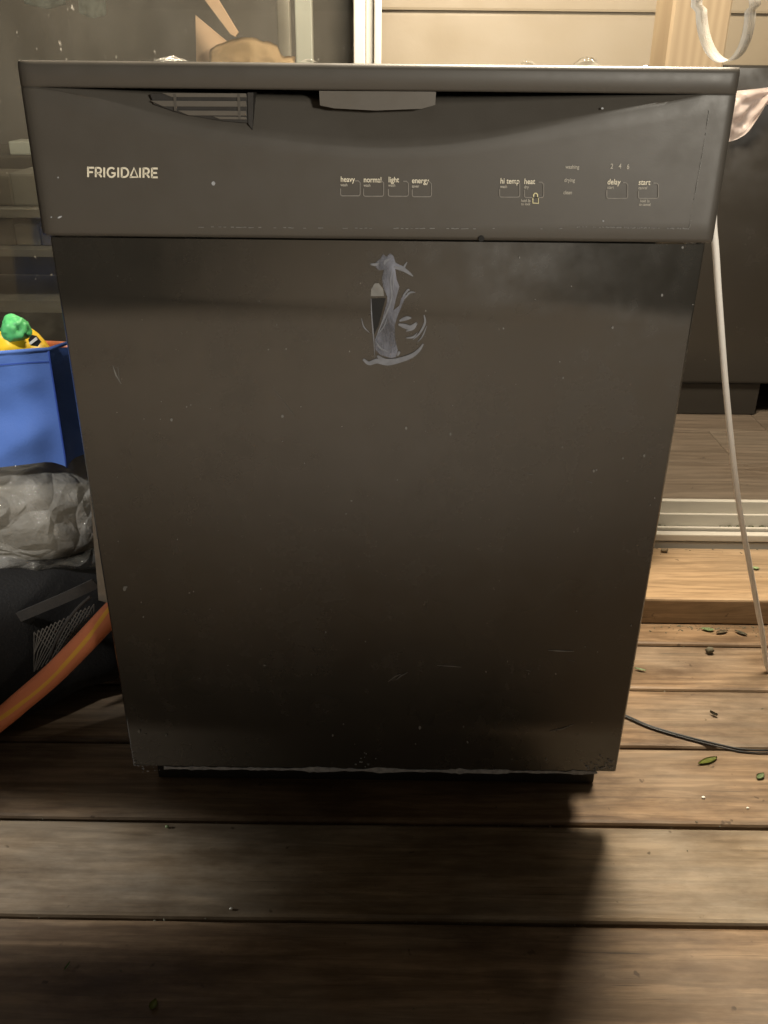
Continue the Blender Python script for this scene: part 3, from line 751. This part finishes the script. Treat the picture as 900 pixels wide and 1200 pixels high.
leaf('grey_sliver', 79, 1133, .011, .003, rad(75), M['leaf_pale'], 'tiny pale sliver on the dark front deck board', 'sliver')
leaf('tiny_leaf', 750, 785, .018, .006, rad(160), M['leaf_pale'], 'faint small green leaf beside the right side of the dishwasher')
leaf('curled_leaf', 836, 838, .012, .006, rad(140), M['litter'], 'small dark curled leaf on the boards above the black cable', 'dead leaf', .006)
lf = leaf('dry_leaf', 829, 738, .022, .012, rad(170), M['leaf_pale'], 'dull green dead leaf at the foot of the step', 'dead leaf')
leaf('dry_leaf', 846, 741, .024, .010, rad(20), M['leaf_dry'], 'brown dead leaf at the foot of the step, middle of the litter', 'dead leaf')
leaf('dry_leaf', 868, 742, .022, .010, rad(140), M['litter'], 'dark dead leaf at the foot of the step, right end of the litter', 'dead leaf')
def lump(name, px, py, r, mat, label, cat, Z=0, sq=.7):
    c = onZ(px, py, Z); bm = bmesh.new(); bmesh.ops.create_icosphere(bm, subdivisions=2, radius=1)
    for v in bm.verts:
        k = 1+.35*nz(v.co*1.7+Vector((px, 0, 0))); v.co = Vector((v.co.x*r*k*1.2, v.co.y*r*k*.85, v.co.z*r*sq*k))
    lo = min(v.co.z for v in bm.verts)
    for v in bm.verts: v.co += Vector((c.x, c.y, Z-lo+.0004))
    return tag(build(name, bm, mat, smooth=True), label, cat)
lump('dark_bud', 831, 766, .0058, M['litter'], 'dark round bud on the deck below the step', 'bud', 0, 1)
lump('snail', 778, 647, .0055, M['leaf_dry'], 'small brown lump at the back of the step beside the dishwasher', 'lump', .0505)
lump('green_bit', 885, 667, .005, M['leaf_pale'], 'small green bit on the step beside the white cord', 'leaf bit', .0505, .4)
lump('white_crumb', 824, 936, .0023, M['crumb'], 'white crumb on the deck below the green leaf', 'crumb')
lump('pale_crumb', 876, 948, .0017, M['crumb'], 'smaller white crumb near the right edge of the deck', 'crumb')
lump('tan_crumb', 271, 1066, .0018, M['crumb'], 'pale crumb at a board gap in front of the dishwasher', 'crumb')
lump('grey_crumb', 196, 970, .0022, M['leaf_pale'], 'grey green crumb on the worn board in front of the dishwasher', 'crumb')
bm = bmesh.new()
for i in range(300):
    k = random.random()
    if k < .45: y = random.choice([.42, .297, .163, .015, -.133])+random.gauss(0, .003); x = random.uniform(-.5, .9); z = -.004
    elif k < .75: y = .478-abs(random.gauss(0, .012)); x = random.gauss(.56, .06) if random.random() < .7 else random.uniform(.3, .9); z = 0
    elif k < .85: y = .664-abs(random.gauss(0, .01)); x = random.uniform(.3, .95); z = .05
    else: y = random.uniform(-.28, .46); x = random.uniform(-.45, .85); z = 0
    if -.30 < x < .30 and y > .07: continue
    r = random.uniform(.0005, .0015)
    mt = Matrix.Translation((x, y, z+r*.4)) @ Matrix.Rotation(random.random()*6, 4, 'Z') @ Matrix.Diagonal((r*random.uniform(1, 2.4), r, r*.6, 1))
    bmesh.ops.create_icosphere(bm, subdivisions=1, radius=1, matrix=mt)
tag(build('deck_litter', bm, M['litter']), 'fine dark litter in the gaps and on the boards of the deck', kind='stuff')

# ------------------------------------------------------------------ left: black mesh bag, plastic bundle, blue bag
def sup(c, h, e, nu, nv, disp):
    """rounded-box blob on the ground: c centre, h half sizes"""
    def f(u, v):
        th = 2*math.pi*u; ph = math.pi*(v-.5)
        def sg(a, p): return math.copysign(abs(a)**p, a)
        x = sg(math.cos(ph), e)*sg(math.cos(th), e); y = sg(math.cos(ph), e)*sg(math.sin(th), e); z = sg(math.sin(ph), e)
        p = Vector((c[0]+h[0]*x, c[1]+h[1]*y, c[2]+h[2]*z)); return p+disp(p, Vector((x, y, z)))
    bm = grid_bm(nu, nv, f); bmesh.ops.remove_doubles(bm, verts=bm.verts[:], dist=1e-5); return bm
bagE = empty('black_bag', (-.62, .40, 0), label='black mesh laundry bag on the deck beside the dishwasher', cat='bag')
def bd(p, n):
    k = .010*nz(p, 7)+.006*nz(p, 17); return Vector((n.x*k, n.y*k, max(0, n.z)*k*1.5))
bm = sup((-.70, .42, .125), (.345, .27, .125), .42, 64, 32, bd)
for v in bm.verts:                     # slanted front: the right corner sits further back
    v.co.y += max(-.08, (v.co.x+.50)*.75)*(1 if v.co.y < .42 else .3); v.co.z = max(.0015, v.co.z)
    if v.co.x > -.42: v.co.x += (1-v.co.z/.25)*.035
build('bag_body', bm, M['mesh_black'], bagE, smooth=True)
YB = .165
bandp = [onY(x, y, YB+(x-60)*-.0004) for x, y in ((-40, 752), (0, 733), (40, 716), (80, 699), (112, 684))]
build('bag_strap', ribbon_bm(catmull(bandp, 6), .014, .003), M['strap'], bagE)
bm = bmesh.new()
def NP(s, t):
    L_ = Vector((40+s*70, 741-s*33+t*(46-12*s), 0)); return onY(L_.x, L_.y, .150+.05*s*.3)
for k in range(15):
    s = k/14
    tube_bm([NP(s, 0), NP(max(0, s-.22), .55), NP(max(0, s-.45), 1)], .0008, 5, bm)
    tube_bm([NP(s, 0), NP(min(1, s+.22), .55), NP(min(1, s+.45), 1)], .0008, 5, bm)
build('mesh_netting', bm, M['net'], bagE)
build('bag_piping', tube_bm(catmull([onY(x, y, .147) for x, y in ((106, 699), (88, 716), (70, 742), (58, 772))], 6), .0022, 8), M['strap'], bagE, smooth=True)

# clear plastic bundle on the black bag
pbE = empty('plastic_bundle', (-.6, .35, .24), label='crinkled clear plastic bag bundle lying on the black bag under the blue bag', cat='plastic bag')
def pd(p, n):
    d_ = noise.voronoi(p*11)[0]; k = .030*min(.5, d_[1]-d_[0])+.012*nz(p, 5)-.01; d2 = noise.voronoi(p*26+Vector((3, 1, 2)))[0]; k += .012*min(.5, d2[1]-d2[0]); return n*k*.8
bm = sup((-.64, .385, .292), (.285, .165, .100), .55, 90, 44, pd)
build('film', bm, M['film'], pbE, smooth=True)
bm = sup((-.64, .39, .284), (.262, .145, .084), .55, 40, 20, lambda p, n: n*.012*nz(p, 11))
build('contents', bm, M['dim_stuff'], pbE, smooth=True)

# blue tote bag
bb = empty('blue_bag', (-.6, .36, .38), label='blue fabric tote bag standing on the clear plastic bundle', cat='bag')
zt0, zb0 = onY(40, 409, .24).z, onY(40, 547, .24).z
sx = onY(68, 480, .24).x
P0 = Vector((-.80, .24, 0)); P1 = Vector((sx, .24, 0)); P2 = Vector((sx+.070, .38, 0)); P3 = Vector((-.80, .38, 0))
def bagface(Aa, Bb, nrm, seed, rightseam):
    def f(u, v):
        p = Aa.lerp(Bb, u); z = zb0+(zt0-zb0)*v
        L_ = (Bb-Aa).length
        du = (1-u)*L_ if rightseam else u*L_
        fold = max(0, .066-du*.6)      # gusset triangle rises to the seam
        inn = 0
        if z-zb0 < fold: inn = (fold-(z-zb0))*.32*min(1, du/.03)
        k = .016*nz((p.x*7, z*9, seed))+.006*nz((p.x*17+z*9, z*20, seed))+.004*(1-2*abs(nz((p.x*9-z*14, z*6, seed+4))))-.006*math.sin(math.pi*v)
        sag = -.006*math.sin(u*math.pi)*v
        return Vector((p.x, p.y, z+sag))+nrm*(k*min(1, du/.03)-inn)
    return f
ff = bagface(P0, P1, Vector((0, -1, 0)), 1, True); bm = grid_bm(48, 32, ff)
build('front_panel', bm, M['blue'], bb, smooth=True)
bm = grid_bm(30, 32, bagface(P1, P2, Vector((.92, -.38, 0)), 2, False))
build('side_panel', bm, M['blue'], bb, smooth=True)
build('back_panel', grid_bm(10, 8, lambda u, v: P3.lerp(P2, u)+Vector((0, .004*math.sin(v*6), zb0+(zt0-zb0-.035)*v))), M['blue'], bb)
build('bottom_panel', poly_slab([Vector((p.x, p.y, zb0)) for p in (P0+Vector((0, .035, 0)), P1+Vector((-.035, .035, 0)), P2+Vector((-.035, -.01, 0)), P3)], .003, Vector((0, 0, 1))), M['blue'], bb)
build('corner_seam', tube_bm([P1+Vector((0, -.0005, zb0+(zt0-zb0)*k/12)) for k in range(13)], .0016, 8), M['blue_thread'], bb, smooth=True)
build('top_hem', ribbon_bm([ff(k/48, .90)+Vector((0, -.0012, 0)) for k in range(49)], .0014, .001), M['blue_thread'], bb)
def rim(k): return ff(k, 1)+Vector((0, -.0005, 0))
build('bag_rim', tube_bm([rim(k/20) for k in range(21)]+[P1.lerp(P2, k/8)+Vector((0, 0, zt0)) for k in range(1, 9)], .0024, 8), M['blue'], bb, smooth=True)

# contents of the blue bag
yp = empty('yellow_pouch', onY(25, 420, .30), label='yellow wrapped pouch with a green cap poking out of the blue bag', cat='pouch')
def blob(cx, cy, Y, rx, ry, rz, seed, amp, sq=1):
    c = onY(cx, cy, Y); k = (Y+.853)/math.cos(PITCH)/F
    bm = bmesh.new(); bmesh.ops.create_icosphere(bm, subdivisions=4, radius=1)
    for v in bm.verts:
        n = v.co.copy(); q = 1+amp*nz(n*1.6+Vector((seed, 0, 0)))+amp*.5*(1-2*abs(nz(n*3.1+Vector((seed, 5, 0)))))
        v.co = c+Vector((n.x*rx*k*q, n.y*ry*k*q, n.z*rz*k*q))
    return bm
bm = blob(24, 412, .31, 36, 24, 26, 3, .22)
for v in bm.verts:
    d = v.co.x-yp.location.x; v.co.z -= max(0, d)*.55
build('pouch_body', bm, M['yellow'], yp, smooth=True)
build('green_cap', blob(18, 385, .285, 14, 12, 13.5, 9, .28), M['green'], yp, smooth=True)
build('printed_patch', poly_slab([onY(x, y, .262) for x, y in ((33, 398), (37, 393), (42, 394), (48, 401), (44, 406), (36, 405))][::-1], .002), M['hole'], yp)
build('printed_patch', poly_slab([onY(x, y, .2605) for x, y in ((33.5, 402), (42, 395), (44, 398), (36, 404))][::-1], .001), M['crumb'], yp)
p0, p1 = onY(46, 405, .34), onY(100, 408, .34)
o = build('orange_tube', tube_bm([p0.lerp(p1, k/6) for k in range(7)], .0072, 14), M['orange'], smooth=True); tag(o, 'short orange tube lying across the top of the blue bag', 'tube')

# orange hose in front of the black bag
hp = [(160, 690, .13), (128, 722, .128), (95, 757, .120), (60, 792, .112), (25, 822, .105), (0, 843, .100), (-40, 872, .09), (-110, 905, .07)]
hc = catmull([onY(x, y, Y) for x, y, Y in hp], 10)
hc = [Vector((p.x, p.y, max(p.z, .0165))) for p in hc]
o = build('orange_hose', tube_bm(hc, lambda t: .0148-.001*t, 20), M['orange'], smooth=True); tag(o, 'thick orange hose with yellow stripe slanting across the black bag', 'hose')
def stripe(ang, w):
    out = []
    for i, p in enumerate(hc):
        t = (hc[min(i+1, len(hc)-1)]-hc[max(i-1, 0)]).normalized(); s = t.cross(Vector((0, 0, 1))).normalized(); u = s.cross(t)
        r = .0148-.001*i/(len(hc)-1)
        a = ang+.9*math.sin(i*.05)
        out.append((p+(s*math.cos(a)+u*math.sin(a))*r*1.0, (s*math.cos(a)+u*math.sin(a))))
    bm = bmesh.new(); R_ = []
    for i, (p, n) in enumerate(out):
        t = (out[min(i+1, len(out)-1)][0]-out[max(i-1, 0)][0]).normalized(); s = t.cross(n).normalized()
        R_.append([bm.verts.new(p+s*w+n*-.0004), bm.verts.new(p+n*.0006), bm.verts.new(p-s*w+n*-.0004)])
    for a, b in zip(R_, R_[1:]):
        for k in range(2): bm.faces.new((a[k], a[k+1], b[k+1], b[k]))
    return bm
build('hose_stripe', stripe(2.1, .0028), M['stripe'], o, smooth=True)

# ------------------------------------------------------------------ added fence behind the camera, reflected in the door
fe = empty('reflector_fence', (0, -6.05, -.45), label='added pale board fence, unseen behind the camera, brightening the door reflection', cat='fence')
M['fence'] = wood('fence_wood', (.66, .64, .58), (.76, .74, .69), greyamt=.4)  # kept pale so the added fence reflects brightly in the door
for i in range(36):
    x = -2.6+i*.146
    ye = edges[-1]-.004
    box('fence_board', (x, ye-.02, -.449), (x+.14, ye, 1.25+random.uniform(-.004, .004)), M['fence'], fe, .002, 1)
for z in (.0, .95): box('fence_rail', (-2.6, ye-.06, z), (2.65, ye-.0205, z+.09), M['fence'], fe, .002, 1)
